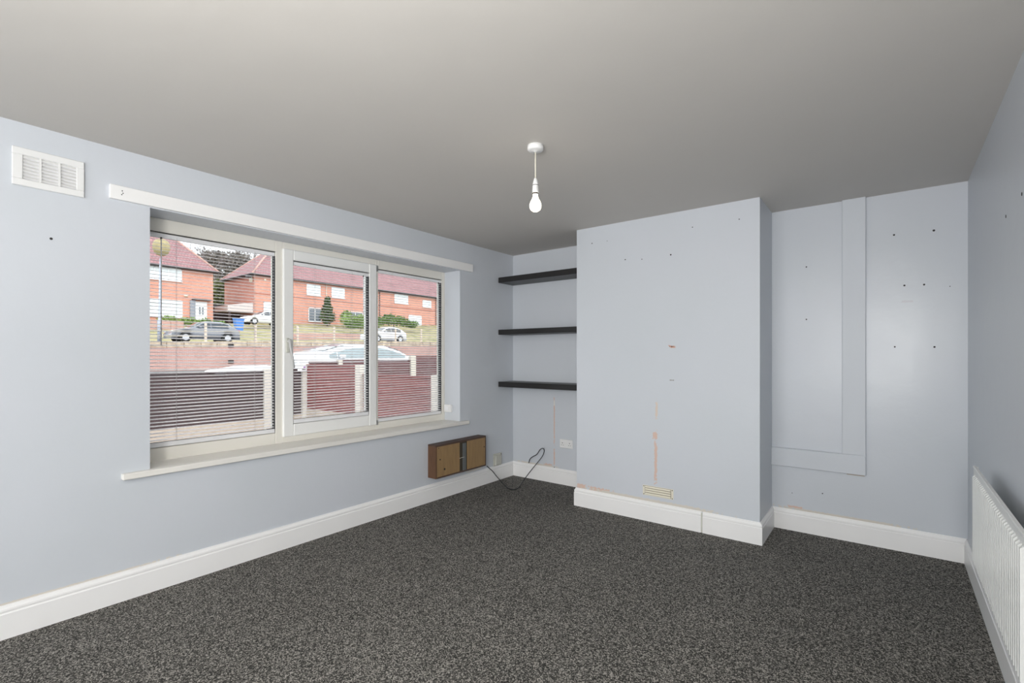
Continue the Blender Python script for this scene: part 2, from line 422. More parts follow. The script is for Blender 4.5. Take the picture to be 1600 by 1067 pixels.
skirting('baseboard_chimney_front', (B0, -BD), (2.106, -BD), (0, -1), -1, 0)
skirting('baseboard_chimney_front_right', (2.118, -BD), (B1, -BD), (0, -1), 0, 1)
skirting('baseboard_chimney_right', (B1, -BD), (B1, RD), (1, 0), -1, -1)
skirting('baseboard_back_right', (B1, RD), (W, RD), (0, -1), 1, -1)
a_, b_ = rw(0, 0, 0), rw(6.85, 0, 0)
skirting('baseboard_right', a_[:2], b_[:2], (-math.cos(TH), -math.sin(TH)), 1, 0)
struct('trim_skirting_joint', box(2.106, 2.118, -BD-.012, -BD, 0, .14), M['offwhite'])

# ------------------------------------------------------------------ screw holes and rawl plugs in the walls
def hole(parent, p, n, r=.005, m=None):
    p = Vector(p); n = Vector(n)
    mb = MB(); mb.tube([p-n*.004, p+n*.0012], [r, r], 8); return mb.build('screw_hole', m or M['darkhole'], parent)
hole(wall_left, (0, -3.626, 1.834), (1, 0, 0), .006)
for x, z, r in [(1.219, 2.217, .005), (1.358, 2.217, .003), (1.516, 2.045, .005), (1.655, 2.031, .004), (1.882, 2.037, .006), (2.042, 2.218, .004), (2.359, 2.222, .004),
                (1.876, 1.346, .003), (1.891, 1.346, .005), (1.906, 1.346, .003), (1.879, 1.093, .003), (1.891, 1.093, .003), (1.903, 1.093, .003)]:
    hole(wall_chimney, (x, -BD, z), (0, -1, 0), r)
for x, z, r in [(2.710, 1.918, .005), (2.710, 1.539, .005), (3.206, 2.073, .006), (3.404, 2.071, .007), (3.259, 1.735, .006), (3.357, 1.732, .006),
                (3.210, 1.335, .005), (3.407, 1.332, .006), (3.48, 1.71, .003), (2.808, .299, .004), (2.62, .27, .003)]:
    hole(wall_alcove, (x, RD, z), (0, -1, 0), r)
nr = (-math.cos(TH), -math.sin(TH), 0)
hole(wall_right, rw(1.273, 0, 1.843), nr, .007); hole(wall_right, rw(1.583, 0, 1.852), nr, .007)
hole(wall_back, (.524, 0, .154), (0, -1, 0), .005)

# painted trunking boxed in on the right alcove wall
tr = thing('pipe_boxing', 'blue painted L-shaped pipe boxing running down the right alcove wall', 'pipe boxing', (2.99, RD, .464))
d = .030
MB().box(2.924, 3.057, RD-d, RD, .599, H, .003).build('upright_board', M['paint'], tr)
MB().box(B1, 3.057, RD-d, RD, .466, .599, .003).build('cross_board', M['paint'], tr)
MB().box(2.95, 3.05, RD-.012, RD, .458, .466).build('torn_edge', mat('raw_edge', (.42, .33, .25), .9), tr)

# ------------------------------------------------------------------ window
GX = -.235
wf = MB()
def frame_rect(mb, x0, x1, ya, yb, za, zb, ty0, ty1, tz0, tz1, bev=.003):
    mb.box(x0, x1, ya, ya+ty0, za, zb, bev); mb.box(x0, x1, yb-ty1, yb, za, zb, bev)
    mb.box(x0, x1, ya+ty0, yb-ty1, za, za+tz0, bev); mb.box(x0, x1, ya+ty0, yb-ty1, zb-tz1, zb, bev)
win = struct('window_1', MB().box(-.27, -.20, OY0, -3.19, .662, OZ1, .002).box(-.27, -.20, -2.455, -2.405, .662, OZ1, .003)
             .box(-.27, -.20, -1.622, -1.594, .662, OZ1, .003).box(-.27, -.20, -.862, OY1, .662, OZ1, .002)
             .box(-.27, -.20, -3.19, -2.455, .662, .738, .003).box(-.27, -.20, -3.19, -2.455, 2.0, OZ1, .003)
             .box(-.27, -.20, -2.405, -1.622, .662, .712, .003).box(-.27, -.20, -2.405, -1.622, 2.030, OZ1, .003)
             .box(-.27, -.20, -1.594, -.862, .662, .720, .003).box(-.27, -.20, -1.594, -.862, 2.004, OZ1, .003), M['upvc'])
sash = MB(); frame_rect(sash, -.262, -.183, -2.408, -1.62, .704, 2.032, .075, .075, .086, .076, .006)
sash_o = sash.build('opening_sash', M['sashwhite'], win)
# inner beads, glass and gaskets: (y0, y1, z0, z1, x of the face)
lights = [(-3.19, -2.455, .738, 2.0, -.20), (-2.333, -1.695, .790, 1.956, -.183), (-1.594, -.862, .720, 2.004, -.20)]
for i, (ya, yb, za, zb, fx) in enumerate(lights):
    gx = fx-.042
    box(gx-.012, gx, ya-.002, yb+.002, za-.002, zb+.002).build('glass_pane', M['glass'], win)
    g = MB(); t = .012
    g.box(gx, gx+.014, ya, ya+.004, za, zb); g.box(gx, gx+.038, yb-.003, yb, za+.004, zb-.03)
    g.box(gx, gx+.010, ya, yb, zb-.006, zb); g.box(gx, gx+.012, ya, yb, za, za+.005)
    g.build('gasket', M['gasket'], win)
    c = MB()
    c.box(fx-.0025, fx-.0008, ya, yb, zb-.0042, zb-.0002).build('head_shadow_line', M['gasket'], win)  # thin black strip stands in for the shadow line at the head
hd = MB().box(-.183, -.172, -2.392, -2.368, 1.298, 1.402, .004).build('handle_plate', M['offwhite'], win)
MB().box(-.172, -.150, -2.388, -2.372, 1.37, 1.386, .003).tube([(-.150, -2.380, 1.392), (-.147, -2.377, 1.34), (-.146, -2.362, 1.27), (-.146, -2.350, 1.19)], [.009, .009, .008, .007], 8).build('handle', M['handle'], win)
MB().box(-.2, -.194, -1.618, -1.598, .70, .74, .002).box(-.2, -.194, -1.618, -1.598, 1.98, 2.03, .002).build('hinge', M['steel'], win)
struct('trim_window_board', MB().box(-.20, 0, OY0+.002, OY1-.002, .630, .662).box(0, .036, -3.36, -.725, .630, .662, .0035), M['sill'])
struct('trim_pelmet_board', box(0, .022, -3.41, -.657, 2.083, 2.155, .002), M['gloss'])
# small knot of drill holes at the pelmet's left end
for dy, dz in ((0, 0), (.003, -.012), (-.002, -.02)):
    MB().tube([(.021, -3.36+dy, 2.13+dz), (.0226, -3.36+dy, 2.13+dz)], .003, 6).build('screw_hole', M['darkhole'], bpy.data.objects['trim_pelmet_board'])

# ------------------------------------------------------------------ venetian blinds, one in each light of the window
def slat_mesh(name, L):
    n = 5; w = .0225; tilt = math.radians(12); top = []; 
    prof = []
    for k in range(n):
        u = k/(n-1)*2-1
        x = u*w/2; z = (1-u*u)*.0022
        prof.append((x*math.cos(tilt)+z*math.sin(tilt), -x*math.sin(tilt)+z*math.cos(tilt)))
    prof += [(x, z-.0004) for x, z in prof[::-1]]
    rings = [[(x, y, z) for x, z in prof] for y in (-L/2, L/2)]
    mb = MB().loft(rings); return mb
blinds = [('white venetian blind in the left fixed light, lamp column seen through it', 0, .255, -3.125, 1.25, (-3.045, -2.59)),
          ('white venetian blind in the middle opening sash with the handle beside it', 1, .22, -1.752, .62, (-2.165, -1.85)),
          ('white venetian blind in the right fixed light, nearest the alcove shelves', 2, .24, -.905, 1.15, (-1.45, -1.01))]
for lab, i, _, wy, wlen, cords in blinds:
    ya, yb, za, zb, fx = lights[i]
    cx = fx-.0165; cy = (ya+yb)/2
    t = thing('venetian_blind', lab, 'blind', (cx, cy, za))
    L = yb-ya-.012
    MB().box(cx-.011, cx+.011, ya+.003, yb-.003, zb-.032, zb-.006, .002).build('head_rail', M['bead'], t)
    zr = za+.036
    MB().box(cx-.012, cx+.013, ya+.003, yb-.003, za+.003, zr-.004, .002).box(cx+.013, cx+.016, cy-.02, cy+.02, za+.014, za+.02).build('bottom_rail', M['bead'], t)
    MB().box(fx-.004, fx-.001, yb-.06, yb-.002, zr-.003, zr+.001).box(fx-.003, fx-.0015, ya+.002, yb-.002, zr-.0035, zr-.001).build('rail_shadow_line', M['gasket'], t)  # black strips drawn as the shadow line above the bottom rail
    first = slat_mesh('slat', L).build('slat', M['slat'], t, local=True)
    pitch = .0206; n = int((zb-.038-zr)/pitch)+1
    rnd = random.Random(i)
    for k in range(n):
        z = zr+.008+k*pitch
        if z > zb-.036: break
        o = first if k == 0 else first.copy()
        if k: C.objects.link(o); o.parent = t
        o.location = (0, rnd.uniform(-.0008, .0008), z-za); o.rotation_euler = (0, rnd.uniform(-.03, .03), 0)
    for y in cords:
        MB().tube([(cx+.0115, y, zr-.01), (cx+.0115, y, zb-.02)], .0008, 5).tube([(cx-.0115, y+.004, zr-.01), (cx-.0115, y+.004, zb-.02)], .0008, 5).build('ladder_cord', M['cord'], t)
    m_ = MB().tube([(cx+.018, wy, zb-.04), (cx+.018, wy, zb-.04-wlen*.5)], .0032 if i < 2 else .002, 8)
    m_.build('tilt_wand', M['bead'], t)
    MB().lathe((cx+.016, wy, zb-.045), [(.001, 0), (.005, .003), (.005, .013), (.001, .016)], 10).build('wand_hook', M['cap'], t)

# ------------------------------------------------------------------ fittings on the window wall
v = thing('air_vent', 'white louvred air vent high on the window wall, left of the pelmet', 'vent', (0, -3.6325, 2.06))
MB().box(0, .012, -3.758, -3.507, 2.058, 2.090, .003).box(0, .012, -3.758, -3.507, 2.200, 2.233, .003).box(0, .012, -3.758, -3.722, 2.090, 2.200, .003).box(0, .012, -3.537, -3.507, 2.090, 2.200, .003).build('vent_frame', M['plastic'], v)
box(-.006, .001, -3.73, -3.53, 2.085, 2.205).build('vent_back', M['bead'], v)
for y in (-3.664, -3.598):
    box(.001, .012, y-.0035, y+.0035, 2.09, 2.20).build('mullion', M['plastic'], v)
for c0, c1 in ((-3.722, -3.6675), (-3.6605, -3.6015), (-3.5945, -3.537)):
    for k in range(7):
        z = 2.094+k*.0155
        MB().add([(.002, c0, z+.011), (.002, c1, z+.011), (.011, c1, z), (.011, c0, z), (.002, c0, z+.0135), (.002, c1, z+.0135), (.011, c1, z+.003), (.011, c0, z+.003)],
                 [(0, 1, 2, 3), (7, 6, 5, 4), (0, 4, 5, 1), (1, 5, 6, 2), (2, 6, 7, 3), (3, 7, 4, 0)]).build('louvre', M['plastic'], v)

t = thing('sensor_box', 'small white plastic box fixed in the window reveal above the sill', 'box', (-.13, OY1, .74))
MB().box(-.185, -.095, OY1-.028, OY1, .742, .812, .004).build('housing', M['plastic'], t)
MB().box(-.165, -.115, OY1-.033, OY1-.028, .757, .797, .002).build('cover', M['bead'], t)

t = thing('wooden_wall_box', 'shallow wooden box on the window wall, front boards split by a dark gap', 'wooden box', (0, -.89, .212))
ya, yb, z0, z1, X1 = -1.222, -.562, .214, .504, .10
MB().box(0, .09, ya+.016, yb-.012, z0+.012, z1-.016).build('core', M['recess'], t)
MB().box(0, X1, ya, yb, z1-.016, z1, .001).build('top_board', M['pinetop'], t)
MB().box(0, X1, ya, ya+.014, z0, z1-.016, .001).build('side_board', M['pineside'], t)
MB().box(0, X1+.002, yb-.012, yb, z0, z1-.016, .001).build('side_board', M['pinetop'], t)
MB().box(0, X1+.002, ya+.014, yb-.012, z0, z0+.012, .001).build('bottom_board', M['pinetop'], t)
pl = MB().box(.090, X1, ya+.014, -.926, z0+.012, z1-.016, .001).build('front_board', M['pine'], t)
pr = MB().box(.090, X1, -.822, yb-.012, z0+.012, z1-.016, .001).build('front_board', M['pine'], t)
MB().box(.090, .098, -.880, -.838, z0+.012, z1-.03, .001).build('grey_bar', M['greybar'], t)
MB().tube([(.101, -.93, .345), (.1015, -.90, .349), (.101, -.868, .348)], .0015, 6).build('wire', M['cream'], t)
for par, y, z, r in ((pl, -1.172, .375, .007), (pl, -1.118, .283, .010), (pr, -.59, .40, .006), (pl, -1.19, .475, .004)):
    hole(par, (X1, y, z), (1, 0, 0), r)

t = thing('cable_outlet', 'dusty off-white outlet plate above the skirting between wooden box and corner', 'outlet', (0, -.25, .13))
MB().box(0, .010, -.335, -.205, .150, .275, .003).build('plate', M['offwhite'], t)
MB().box(.010, .034, -.325, -.235, .160, .262, .005).build('cover', M['offwhite'], t)
MB().tube([(.030, -.245, .268), (.036, -.245, .268)], .004, 8).build('screw', M['darkhole'], t)

pts = [(.019, -.452, .178), (.024, -.42, .150), (.03, -.384, .120), (.04, -.350, .078), (.07, -.34, .045), (.15, -.375, .018), (.24, -.43, .0065), (.315, -.47, .005), (.37, -.465, .0055), (.372, -.385, .014),
       (.345, -.28, .050), (.363, -.2, .120), (.40, -.13, .200), (.44, -.09, .270), (.462, -.09, .325), (.452, -.10, .352), (.41, -.09, .330), (.36, -.07, .275), (.29, -.045, .238), (.245, -.03, .205), (.222, -.020, .160)]
def smooth_path(P, n=6):
    P = [Vector(p) for p in P]; out = []
    for i in range(len(P)-1):
        p0, p1, p2, p3 = P[max(i-1, 0)], P[i], P[i+1], P[min(i+2, len(P)-1)]
        for k in range(n):
            t_ = k/n
            out.append(.5*((2*p1)+(p2-p0)*t_+(2*p0-5*p1+4*p2-p3)*t_*t_+(3*p1-p0-3*p2+p3)*t_**3))
    return out+[P[-1]]
o = MB().tube(smooth_path(pts), .0042, 8).build('loose_cable', M['cable'])
tag(o, 'black cable looping from the skirting across the carpet in the left corner', 'cable')

# ------------------------------------------------------------------ alcove shelves
for lab, z0, z1, xa in [('top black floating shelf in the left alcove', 2.030, 2.084, .002), ('middle black floating shelf in the left alcove', 1.495, 1.546, .002),
                        ('bottom black floating shelf in the left alcove, above the socket', .957, 1.010, .002)]:
    o = MB().box(xa, B0-.002, -.252, -.001, z0, z1, .0015).build('floating_shelf', M['shelf'])
    tag(o, lab, 'shelf', 'black floating shelves in the alcove')

# socket
t = thing('wall_socket', 'white double power socket low on the left alcove wall beside the chimney breast', 'socket', (.666, 0, .362))
MB().box(.593, .739, -.009, 0, .363, .449, .003).build('face_plate', M['plastic'], t)
for x in (.643, .689):
    MB().box(x-.006, x+.006, -.013, -.009, .418, .436, .002).build('switch', M['bead'], t)
for x in (.625, .707):
    MB().box(x-.003, x+.003, -.0098, -.009, .408, .418).box(x-.014, x-.006, -.0098, -.009, .390, .394).box(x+.006, x+.014, -.0098, -.009, .390, .394).build('pin_holes', M['darkhole'], t)

# vent grille on chimney breast
t = thing('vent_grille', 'small cream louvred vent grille at the foot of the chimney breast', 'vent', (1.78, -BD, .2))
MB().box(1.664, 1.902, -BD-.004, -BD, .196, .272).build('back_plate', M['cream'], t)
box(1.680, 1.886, -BD-.0048, -BD-.004, .201, .270).build('slot_shade', mat('grille_slot_shade', (.33, .30, .23), .8), t)  # darker beige sheet paints in the shadow between the louvres
for k in range(4):
    z = .2035+k*.0175
    MB().add([(1.684, -BD-.004, z), (1.882, -BD-.004, z), (1.882, -BD-.013, z+.001), (1.684, -BD-.013, z+.001), (1.684, -BD-.004, z+.012), (1.882, -BD-.004, z+.012)],
             [(0, 1, 2, 3), (3, 2, 5, 4), (0, 3, 4), (1, 5, 2), (0, 4, 5, 1)]).build('louvre', M['cream'], t)
for x in (1.672, 1.895):
    for z in (.203, .265):
        hole(t, (x, -BD-.004, z), (0, -1, 0), .004, M['cap'])

# ------------------------------------------------------------------ ceiling pendant
px, py = 1.74, -2.085
t = thing('pendant_light', 'bare lit bulb on a short white flex hanging from a white ceiling rose', 'pendant light', (px, py, H))
MB().lathe((px, py, H), [(.036, 0), (.041, -.002), (.041, -.022), (.037, -.027), (.030, -.029), (.010, -.031), (.006, -.036)], 32).build('ceiling_rose', M['plastic'], t)
MB().tube([(px, py, H-.033), (px, py, 2.18)], .0032, 8).build('flex', M['cream'], t)
lh = MB().lathe((px, py, 0), [(.004, 2.184), (.008, 2.178), (.013, 2.160), (.0155, 2.146), (.0155, 2.128), (.0165, 2.127), (.0165, 2.108), (.0145, 2.106)], 24).build('lamp_holder', M['plastic'], t)
MB().lathe((px, py, 0), [(.0158, 2.147), (.0164, 2.1455), (.0158, 2.144)], 24).lathe((px, py, 0), [(.0142, 2.108), (.0150, 2.106), (.0125, 2.100)], 24).build('holder_ring', M['cap'], lh)
MB().lathe((px, py, 0), [(.0115, 2.108), (.0125, 2.092), (.016, 2.078), (.024, 2.064), (.0298, 2.046), (.0298, 2.036), (.025, 2.022), (.014, 2.0135), (.002, 2.011)], 28).build('bulb', M['bulb'], t)

# ------------------------------------------------------------------ radiator on the right wall
t = thing('radiator', 'white panel radiator on the right wall with vertical flutes', 'radiator', rw(1.5, 0, .286))
S0, S1, ZB, ZT = .925, 2.115, .288, .757
def rbox(mb, s0, s1, o0, o1, z0, z1):
    P = [rw(s, o, z) for s in (s0, s1) for o in (o0, o1) for z in (z0, z1)]
    return mb.add(P, [(0, 1, 3, 2), (4, 6, 7, 5), (0, 4, 5, 1), (2, 3, 7, 6), (0, 2, 6, 4), (1, 5, 7, 3)])
# fluted front panel: trapezoid ribs at 33 mm
fl = MB(); pr_ = []
s = S0+.03; nfl = int((S1-S0-.06)/.0333)
sec = [(S0, .056), (S0+.004, .062), (S0+.028, .062)]
for k in range(nfl):
    a = S0+.03+k*.0333
    sec += [(a, .056), (a+.006, .071), (a+.018, .071), (a+.024, .056)]
sec += [(S1-.022, .062), (S1-.004, .062), (S1, .056)]
za, zb = ZB+.035, ZT-.045
rings = [[rw(s_, .060 if i in (0, 3) else (.0625 if o < .0625 else o), z) for s_, o in sec] for i, z in enumerate((za-.012, za, zb, zb+.012))]
rings[0] = [rw(s_, .0625, za-.010) for s_, o in sec]; rings[3] = [rw(s_, .0625, zb+.010) for s_, o in sec]
allr = [[rw(s_, .057, ZB) for s_, o in sec], [rw(s_, .0625, ZB+.006) for s_, o in sec]]+rings+[[rw(s_, .0625, ZT-.012) for s_, o in sec], [rw(s_, .066, ZT-.006) for s_, o in sec], [rw(s_, .064, ZT) for s_, o in sec], [rw(s_, .054, ZT) for s_, o in sec]]
fl.loft(allr, False, close=False, caps=False); fl.build('front_panel', M['radiator'], t)
m_ = MB(); rbox(m_, S0+.02, S1-.02, .045, .055, ZB+.02, ZT-.02); m_.build('rear_panel', M['radiator'], t)
m_ = MB(); rbox(m_, S0, S0+.006, .046, .060, ZB+.01, ZT-.004); m_.build('end_cap', M['radiator'], t)
m_ = MB(); rbox(m_, S1-.006, S1, .046, .060, ZB+.01, ZT-.004); m_.build('end_cap', M['radiator'], t)
for s_ in (1.15, 1.9):
    m_ = MB(); rbox(m_, s_-.015, s_+.015, 0, .045, ZB+.06, ZT-.12); m_.build('bracket', M['radiator'], t)
m_ = MB().tube([rw(S1+.0, .05, ZB+.04), rw(S1+.035, .05, ZB+.04), rw(S1+.04, .05, ZB-.0), rw(S1+.04, .05, 0)], .0075, 8); m_.build('supply_pipe', M['radiator'], t)

# ================================================================== OUTDOORS
def heightfield(xs, ys, f):
    mb = MB(); n = len(ys)
    vs = [(x, y, f(x, y)) for x in xs for y in ys]
    fs = [(i*n+j, (i+1)*n+j, (i+1)*n+j+1, i*n+j+1) for i in range(len(xs)-1) for j in range(n-1)]
    return mb.add(vs, fs, True)
ys_ = [-30+k*3 for k in range(40)]
wt = lambda y: 2.13+.022*(y-5.1)                     # top of the retaining wall
hz = lambda y: 4.35+.043*(y-10.7)                    # ground at the houses
struct('ground_garden', box(-6.12, -.28, -20, 1.05, -.35, -.15), M['paving'])
struct('ground_next_garden', box(-6.12, -.28, 1.15, 40, -.35, -.15), M['grass'])
struct('road', heightfield([-6.28, -10, -20, -30], ys_, lambda x, y: .17+(-6.28-x)*.010+.002*y), M['tar'])
struct('road_upper', heightfield([-30.3, -33, -36], ys_, lambda x, y: wt(y)-.03), M['tar'])
rb = random.Random(3)
def bankz(x, y):
    t_ = (-36-x)/13.9
    return (wt(y)-.03)*(1-t_)+hz(y)*t_+(rb.uniform(-.12, .12) if .02 < t_ < .9 else 0)
struct('ground_bank', heightfield([-36, -37.5, -39, -40.5, -42, -44, -46, -48, -49.9], [-30+k*1.5 for k in range(80)], bankz), M['grass'])
struct('ground_house_plots', heightfield([-49.9, -62, -90], ys_, lambda x, y: hz(y)+max(0, (-62-x))*.1), M['grass'])

# retaining wall with stone top course
rwall = MB(); yy = [-30+k*1.0 for k in range(118)]
n = len(yy)
vs = []
for y in yy:
    zt = wt(y)-.37
    vs += [(-30, y, 0), (-30, y, zt), (-30.3, y, zt), (-30.3, y, 0)]
fs = []
for i in range(n-1):
    for j in range(4): fs.append((i*4+j, i*4+(j+1) % 4, (i+1)*4+(j+1) % 4, (i+1)*4+j))
rwall.add(vs, fs); rwo = struct('wall_retaining', rwall, M['wallbrick'])
proto = None
for k in range(52):                                   # stone blocks of the top course
    y = -4+k*.9
    zt = wt(y)
    m_ = MB().box(-30.33, -29.97+rb.uniform(-.02, .03), y+.01, y+.89, zt-.37, zt-.20, .015) if 0 else MB().box(-30.33, -29.97+rb.uniform(-.03, .03), y+.012, y+.888, zt-.37, zt-.0, .02)
    m_.build('coping_stone', M['stone'], rwo)
for y, z in ((9.4, .92), (9.4, 1.95), (19.6, .9)):
    box(-30.02, -29.95, y-.16, y+.16, z-.1, z+.1).build('drain_hole', M['darkhole'], rwo)

# post and wire fence on top of the retaining wall
t = thing('wire_fence', 'post and wire fence along the top of the brick retaining wall', 'fence', (-30.2, 15, wt(15)))
posts = [5.0, 8.01, 11.01, 13.95, 16.85, 19.8, 22.73, 25.65, 28.6, 31.6, 34.6]
for y in posts:
    MB().box(-30.22, -30.10, y-.06, y+.06, wt(y)-.02, wt(y)+1.13, .01).build('post', M['postwood'], t)
for h_ in (.3, .62, .94):
    MB().tube([(-30.09, y, wt(y)+h_) for y in [posts[0]-6]+posts+[posts[-1]+5]], .018, 5).build('wire', M['wire'], t)

# ---- near fences: post, gravel board and lapped boards
def fence(name, lab, p, q, z0, z1, m, gb0, lift=0, cap=True):
    """panels along p->q (x,y); z0..z1 boards, gravel board below down to gb0"""
    p = Vector((*p, 0)); q = Vector((*q, 0)); d = (q-p).normalized(); nrm = Vector((-d.y, d.x, 0))
    if nrm.x < 0: nrm = -nrm
    if abs(nrm.x) < .1 and nrm.y > 0: nrm = -nrm
    t = thing(name, lab, 'fence', tuple((p+q)/2+Vector((0, 0, gb0))))
    def slab(s0, s1, o0, o1, za, zb, nm, mm, lean=0):
        P = []
        for s_ in (s0, s1):
            for o_ in (o0, o1):
                for z in (za, zb):
                    oo = o_+(lean if z == za else 0)
                    c = p+d*s_+nrm*oo; P.append((c.x, c.y, z))
        return MB().add(P, [(0, 1, 3, 2), (4, 6, 7, 5), (0, 4, 5, 1), (2, 3, 7, 6), (0, 2, 6, 4), (1, 5, 7, 3)]).build(nm, mm, t)
    L = (q-p).length
    slab(0, L, -.02, .02, gb0, z0, 'gravel_board', M['gravelboard'])
    n = max(3, round((z1-z0-.03)/.128)); h_ = (z1-z0-.03)/n
    r = random.Random(len(lab))
    for k in range(n):
        slab(.01, L-.01, -.004, .008, z0+k*h_-.01, z0+(k+1)*h_+r.uniform(-.006, .004), 'board', m, .012)
    slab(0, L, -.025, .028, z1-.03, z1, 'capping_rail', m)
    for s_ in (.02, L/2, L-.02):
        slab(s_-.02, s_+.02, -.03, -.006, z0, z1-.03, 'batten', m)
    return t
fence('garden_fence', 'dark brown lap panel at the front of the garden, seen through the left blind', (-6.2, -1.56), (-6.2, .273), .09, 1.0, M['browntimber'], -.15)
fence('garden_fence', 'narrow dark brown panel at the garden corner behind the window mullion', (-6.2, .425), (-6.2, 1.028), .09, 1.02, M['browntimber'], -.15)
fence('garden_fence', 'dark brown lap panel further left along the garden front', (-6.2, -3.55), (-6.2, -1.72), .09, 1.0, M['browntimber'], -.15)
fence('garden_fence', 'red brown lap panel of the side fence nearest the front corner', (-6.08, 1.1), (-4.40, 1.1), .215, 1.108, M['redtimber'], -.15)
fence('garden_fence', 'lower red brown side panel seen through the right blind', (-4.20, 1.1), (-2.42, 1.1), .10, .958, M['redtimber'], -.15)
fence('garden_fence', 'red brown side panel closest to the house wall', (-2.22, 1.1), (-.40, 1.1), .02, .90, M['redtimber'], -.15)
fence('garden_fence', 'dark panel beyond the side fence, in front of the white car bonnet', (-6.2, 1.2), (-6.2, 1.85), .2, 1.160, M['darkredtimber'], -.15)
fence('garden_fence', 'dark panel beyond the side fence, below the white car doors', (-6.2, 1.95), (-6.2, 3.86), .2, 1.19, M['darkredtimber'], -.15)
fence('garden_fence', 'tallest dark panel at the right of the view, past the white car', (-6.2, 4.03), (-6.2, 5.9), .2, 1.275, M['darkredtimber'], -.15)
def post(lab, x, y, z, w=.1, d_=.1):
    o = MB().box(x-d_/2, x+d_/2, y-w/2, y+w/2, -.15, z-.012).loft([[(x-d_/2, y-w/2, z-.012), (x+d_/2, y-w/2, z-.012), (x+d_/2, y+w/2, z-.012), (x-d_/2, y+w/2, z-.012)],
          [(x-d_/2+.012, y-w/2+.012, z), (x+d_/2-.012, y-w/2+.012, z), (x+d_/2-.012, y+w/2-.012, z), (x-d_/2+.012, y+w/2-.012, z)]]).build('fence_post', M['concrete'])
    tag(o, lab, 'fence post', 'concrete fence posts')
post('wide concrete post at the right end of the dark brown front panel', -6.2, .347, 1.035, .145)
post('concrete post at the left end of the dark brown front panel', -6.2, -1.64, 1.02, .14)
post('concrete corner post where front and side fences meet', -6.2, 1.10, 1.125, .14, .14)
post('concrete post between the two red side panels, left of the sash stile', -4.30, 1.1, 1.125, .12, .15)
post('concrete post at the right edge of the lower red side panel', -2.32, 1.1, .985, .12, .15)
post('short-looking concrete post in front of the white car windscreen', -6.2, 1.9, 1.195, .10)
post('concrete post just past the tail of the white car', -6.2, 3.945, 1.30, .16)

